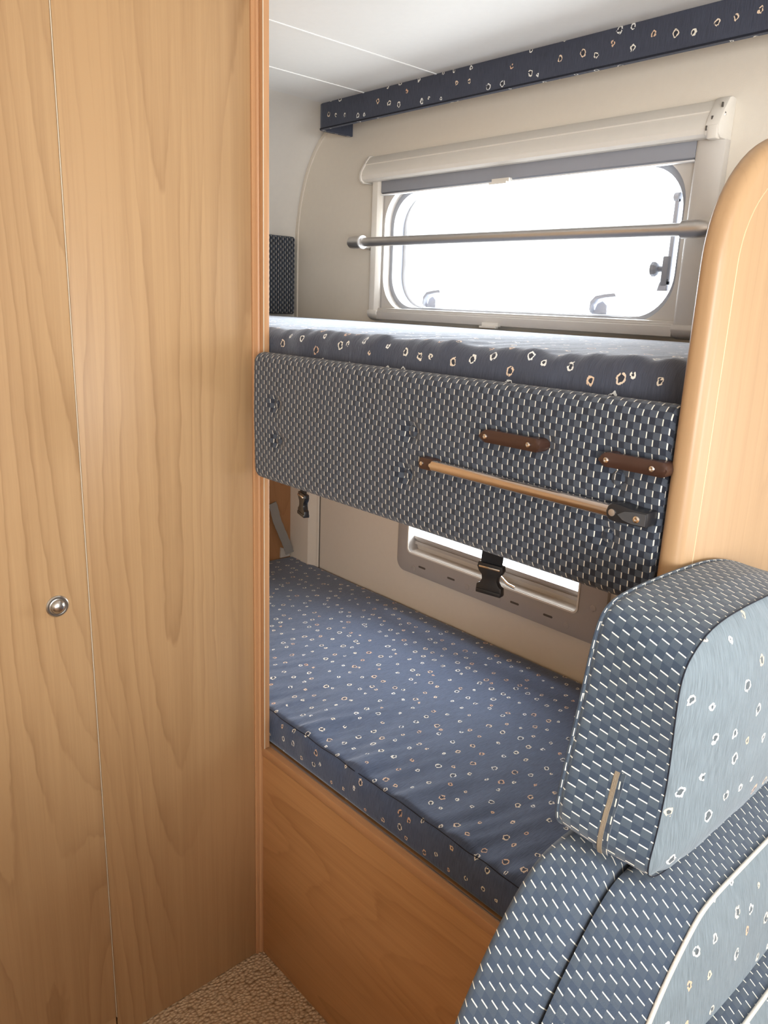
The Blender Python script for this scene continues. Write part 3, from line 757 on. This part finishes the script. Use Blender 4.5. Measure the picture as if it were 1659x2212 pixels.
def handle(x0, x1, zc):
    y0, y1 = -0.7405, -0.7640; h = 0.0085
    b2 = bmesh.new(); n = 26; secs = []
    for i in range(n+1):
        t = (1-math.cos(PI*i/n))/2; x = x0+(x1-x0)*t
        e = min(t, 1-t)*(x1-x0)
        hh = h*math.sqrt(max(0.02, 1-(1-min(1, e/0.009))**2))
        mid = 1-min(1, e/0.022)
        yo = y1+0.002*(1-mid) ; yi = y0 if e < 0.018 else -0.752
        secs.append([(x, yo+0.003, zc-hh), (x, yo, zc-hh*0.5), (x, yo, zc+hh*0.5), (x, yo+0.003, zc+hh), (x, yi, zc+hh), (x, yi, zc-hh)])
    grid_sweep(secs, [0]*len(secs), [0]*8, bm=b2)
    o_ = obj('grab_handle', b2, 'brown', gd, smooth=50)
    o_['label'] = 'dark brown plastic grab handle'
    for xx in (x0+0.010, x1-0.018):
        obj('screw', lathe((xx, -0.7632, zc), (0, -1, 0), [(0, 0.0035), (0.0012, 0.0033), (0.0020, 0.002), (0.0012, 0.0)], 14), 'chrome', o_, smooth=30)
handle(1.476, 1.574, 1.3455); handle(1.657, 1.742, 1.3455)
lb = obj('ladder_bar', cyl((1.390, -0.757, 1.2885), (1.680, -0.757, 1.2870), 0.0080, n=28), 'tube', gd, smooth=40)
lb['label'] = 'shiny metal ladder bar'
br = obj('bracket', prism(rrect(1.362, 1.395, 1.2800, 1.2975, 0.006, 4), 'Y', -0.760, -0.7405), 'brown', lb, bevel=0.002)
for xx in (1.369, 1.387):
    obj('screw', lathe((xx, -0.760, 1.2885), (0, -1, 0), [(0, 0.0033), (0.0012, 0.003), (0.0018, 0.0)], 12), 'chrome', lb, smooth=30)
ob_ = [(1.676, 1.2885), (1.678, 1.2950), (1.683, 1.2985), (1.692, 1.2990), (1.710, 1.2965), (1.728, 1.2965), (1.728, 1.2790), (1.710, 1.2785), (1.690, 1.2775), (1.681, 1.2785), (1.677, 1.2830)]
obj('bracket', prism(ob_, 'Y', -0.767, -0.7405), 'black', lb, bevel=0.002)
obj('bracket_face', prism([(1.692, 1.2875), (1.700, 1.2925), (1.712, 1.2945), (1.7265, 1.2945), (1.7265, 1.2810), (1.710, 1.2805), (1.699, 1.2825)], 'Y', -0.7682, -0.7665), 'darkgrey', lb)
obj('rivet', lathe((1.6845, -0.767, 1.2880), (0, -1, 0), [(0, 0.0042), (0.0012, 0.0042), (0.0018, 0.0)], 16), 'steel', lb, smooth=30)
obj('screw', lathe((1.7160, -0.768, 1.2870), (0, -1, 0), [(0, 0.0042), (0.0010, 0.0040), (0.0016, 0.002), (0.0008, 0.0)], 16), 'chrome', lb, smooth=30)

# ------------------------------------------------------------------ divider panel at the foot of the bunks
dv = thing('divider_panel', 'tall beech divider board with a rounded top between bunks and seat', 'divider', (1.75, -0.38, 0.0))
zt_ = 1.700
def divider_outline(yf, r):
    P = [(-0.002, 0.002), (yf, 0.002), (yf, 1.56)]
    # elliptical shoulder as in the photo
    for i in range(1, 17):
        a = PI/2*i/16; P.append((yf+0.155*(1-math.cos(a)), 1.56+(zt_-1.56)*math.sin(a)))
    P.append((-0.002, zt_)); return P
outl = divider_outline(-0.752, 0)
obj('board', prism(outl, 'X', 1.7365, 1.7650), 'wood_div', dv, bevel=0.0115, segs=5)
ln = []
for p in divider_outline(-0.722, 0)[1:]: ln.append((1.76505, p[0], p[1] if p[1] < 1.57 else 1.56+(p[1]-1.56)*0.80))
obj('joint_highlight', tube(ln, 0.0007, 6), 'wood_highlight', dv, smooth=60)  # soft highlight at the edge joint, painted as a thin pale line

# ------------------------------------------------------------------ seats
def lerp_outline(A, B, t): return [a.lerp(b_, t) for a, b_ in zip(A, B)]
def outline(pts, n, it=2):
    P = resample_n(chaikin(pts, it), n); return P
def loft_x(sections, step, mirror=None):
    """sections: list of (x, outline); returns rings, us (x) and vs (arc of the first)"""
    rings, us = [], []
    for (xa, A), (xb, B) in zip(sections, sections[1:]):
        k = max(1, int(round((xb-xa)/step)))
        for i in range(k): t = i/k; rings.append([(xa+(xb-xa)*t, p.x, p.y) for p in lerp_outline(A, B, t)]); us.append(xa+(xb-xa)*t)
    rings.append([(sections[-1][0], p.x, p.y) for p in sections[-1][1]]); us.append(sections[-1][0])
    A = sections[len(sections)//2][1]; vs = [0]
    for a, b_ in zip(A, A[1:]+A[:1]): vs.append(vs[-1]+(b_-a).length)
    return rings, us, vs
def band_mesh(sections, step=0.006, cap0=True, cap1=False, shear=0.0):
    rings, us, vs = loft_x(sections, step)
    bm = bmesh.new(); uvl = bm.loops.layers.uv.new('UVMap')
    V = [[bm.verts.new(p) for p in r] for r in rings]; n = len(rings[0])
    for i in range(len(V)-1):
        for j in range(n):
            k = (j+1) % n; f = bm.faces.new((V[i][j], V[i][k], V[i+1][k], V[i+1][j]))
            for l, uv in zip(f.loops, ((vs[j], us[i]), (vs[j+1], us[i]), (vs[j+1], us[i+1]), (vs[j], us[i+1]))): l[uvl].uv = (uv[0]+shear*uv[1], uv[1])
    for c, e in ((cap0, 0), (cap1, -1)):
        if c:
            f = bm.faces.new(V[e])
            for l in f.loops: l[uvl].uv = (l.vert.co.y, l.vert.co.z)
    return bm
def face_mesh(x, A, bulge, rings_n=22, power=3.0, sink=0.0, wr=0.0):
    """closed domed face over an outline at x, bulging to +X"""
    bm = bmesh.new(); uvl = bm.loops.layers.uv.new('UVMap'); n = len(A)
    c = sum(A, Vector((0, 0)))/n
    V = []
    for k in range(rings_n):
        s = (k/rings_n)**1.6; R_ = []
        for p in A:
            q = p.lerp(c, s); h = bulge*(1-(1-s)**power*1.0) - sink*math.exp(-s*60)
            h += wr*math.exp(-s*9)*mnoise.noise(Vector((q.x*60, q.y*30, 1.7)))
            R_.append(bm.verts.new((x+h, q.x, q.y)))
        V.append(R_)
    cc = bm.verts.new((x+bulge, c.x, c.y))
    for a, b_ in zip(V, V[1:]):
        for j in range(n): bm.faces.new((a[j], a[(j+1) % n], b_[(j+1) % n], b_[j]))
    for j in range(n): bm.faces.new((V[-1][j], V[-1][(j+1) % n], cc))
    for f in bm.faces:
        for l in f.loops: l[uvl].uv = (l.vert.co.y, l.vert.co.z)
    return bm
def Vs(L): return [Vector(p) for p in L]

NP = 220
# headrest: outline (y, z), bottom aisle corner first, going up and over
hb_back = [(-0.950, 1.012), (-0.956, 1.040), (-0.941, 1.110), (-0.931, 1.160), (-0.922, 1.212), (-0.908, 1.238), (-0.860, 1.2445), (-0.76, 1.2445), (-0.68, 1.2400), (-0.60, 1.218), (-0.53, 1.190), (-0.49, 1.150), (-0.475, 1.08), (-0.480, 1.015), (-0.52, 1.000), (-0.72, 1.000), (-0.92, 1.000)]
hb_seam = [(-0.925, 0.992), (-0.930, 1.010), (-0.921, 1.041), (-0.915, 1.100), (-0.920, 1.160), (-0.920, 1.200), (-0.905, 1.2200), (-0.870, 1.2370), (-0.80, 1.2400), (-0.70, 1.2360), (-0.61, 1.214), (-0.54, 1.185), (-0.505, 1.145), (-0.49, 1.08), (-0.495, 1.010), (-0.54, 0.985), (-0.88, 0.980)]
A0 = outline(hb_back, NP, 2); A1 = outline(hb_seam, NP, 2)
def inset(A, d):
    c = sum(A, Vector((0, 0)))/len(A); out = []
    n = len(A)
    for i, p in enumerate(A):
        t = (A[(i+1) % n]-A[i-1]).normalized(); nrm = Vector((t.y, -t.x))
        if nrm.dot(c-p) < 0: nrm = -nrm
        out.append(p+nrm*d)
    return out
hr = thing('headrest_cushion', 'navy and pale blue headrest cushion on top of the seat back', 'cushion', (1.83, -0.71, 0.985))
secs = [(1.7690, inset(A0, 0.010)), (1.7715, inset(A0, 0.003)), (1.777, A0), (1.82, inset(lerp_outline(A0, A1, 0.5), -0.002)), (1.860, A1)]
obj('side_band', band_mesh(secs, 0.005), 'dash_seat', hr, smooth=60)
obj('front_face', face_mesh(1.860, inset(A1, 0.0002), 0.026, power=4.0, sink=0.002, wr=0.004), 'ring_seat', hr, smooth=180)
obj('seam', tube([(1.8603, p.x, p.y) for p in inset(A1, -0.0004)], 0.0006, 6, closed=True), 'thread', hr, smooth=60)
obj('back_cord', tube([(1.7715, p.x, p.y) for p in inset(A0, 0.0015)], 0.0022, 8, closed=True), 'dash_seat', hr, smooth=60)
# zip on the aisle side, lower half
zp = []
for i in range(14):
    t = i/13; z = 1.090-0.088*t; xx = 1.8190-0.0035*t
    f = (xx-1.777)/(1.860-1.777)
    # y of the side surface at this height
    mid = lerp_outline(A0, A1, f); yy = min((p for p in mid if abs(p.y-z) < 0.006), key=lambda p: p.x, default=Vector((-0.935, z))).x
    zp.append((xx, yy-0.0022, z))
obj('zip', ribbon(zp, (1, 0, 0), 0.0046, 0.0020), 'zip', hr, smooth=60)
obj('zip_tape', ribbon([(a-0.0, b_+0.0012, c_) for a, b_, c_ in zp], (1, 0, 0), 0.016, 0.0012), 'dash_seat', hr)

seat = thing('seat', 'blue upholstered seat with cream piping in the lower right corner', 'seat', (1.95, -0.70, 0.0))
def mir(L, c=-0.70): return L + [(2*c-a, b_) for a, b_ in L[::-1]]
bk = mir([(-1.12, 0.46), (-1.125, 0.70), (-1.118, 0.80), (-1.090, 0.868), (-1.036, 0.945), (-0.985, 0.990), (-0.945, 0.997), (-0.85, 0.998)])
gr = mir([(-1.09, 0.46), (-1.095, 0.70), (-1.085, 0.80), (-1.045, 0.881), (-0.984, 0.950), (-0.950, 0.975), (-0.928, 0.984), (-0.84, 0.985)])
fr2 = mir([(-1.05, 0.46), (-1.055, 0.70), (-1.030, 0.80), (-0.990, 0.862), (-0.955, 0.915), (-0.917, 0.950), (-0.888, 0.968), (-0.82, 0.969)])
B0 = outline(bk, 260, 2); Bg = outline(gr, 260, 2); B1 = outline(fr2, 260, 2)
mid0 = lerp_outline(B0, Bg, 0.55)
obj('back_shell', band_mesh([(1.7695, inset(B0, 0.010)), (1.772, inset(B0, 0.003)), (1.778, B0), (1.806, inset(lerp_outline(B0, Bg, 0.5), -0.004)), (1.820, inset(lerp_outline(B0, Bg, 0.8), -0.002)), (1.827, inset(Bg, 0.003)), (1.830, inset(Bg, 0.012))], 0.005, cap1=True, shear=0.48), 'dash_low', seat, smooth=60)
obj('back_cushion', band_mesh([(1.8305, inset(Bg, 0.012)), (1.833, inset(Bg, 0.003)), (1.839, inset(lerp_outline(Bg, B1, 0.10), -0.001)), (1.865, inset(lerp_outline(Bg, B1, 0.5), -0.003)), (1.900, B1)], 0.005, shear=0.48), 'dash_low', seat, smooth=60)
obj('back_face', face_mesh(1.900, inset(B1, 0.0005), 0.022, power=5.0, sink=0.0, wr=0.004), 'ring_seat', seat, smooth=180)
obj('back_piping', tube([(1.9015, p.x, p.y) for p in inset(B1, -0.001)], 0.0023, 10, closed=True), 'piping', seat, smooth=60)
lumb = mir([(-1.02, 0.47), (-1.03, 0.70), (-1.02, 0.80), (-0.98, 0.832), (-0.90, 0.837)])
L0 = outline(lumb, 200, 2)
obj('lower_cushion', band_mesh([(1.880, inset(L0, 0.004)), (1.905, L0), (1.925, inset(L0, -0.002)), (1.943, inset(L0, 0.001))], 0.005, shear=0.48), 'dash_low', seat, smooth=60)
obj('lower_face', face_mesh(1.943, inset(L0, 0.0015), 0.018, power=5.0), 'ring_seat', seat, smooth=180)
obj('lower_piping', tube([(1.944, p.x, p.y) for p in L0], 0.0023, 10, closed=True), 'piping', seat, smooth=60)
bm = box(1.86, 2.38, -1.10, -0.30, 0.36, 0.46)
obj('seat_cushion', bm, 'dash_seat', seat, bevel=0.025, segs=4)
obj('seat_base', box(1.78, 2.34, -1.08, -0.32, 0.001, 0.359), 'wood_base', seat, bevel=0.002)
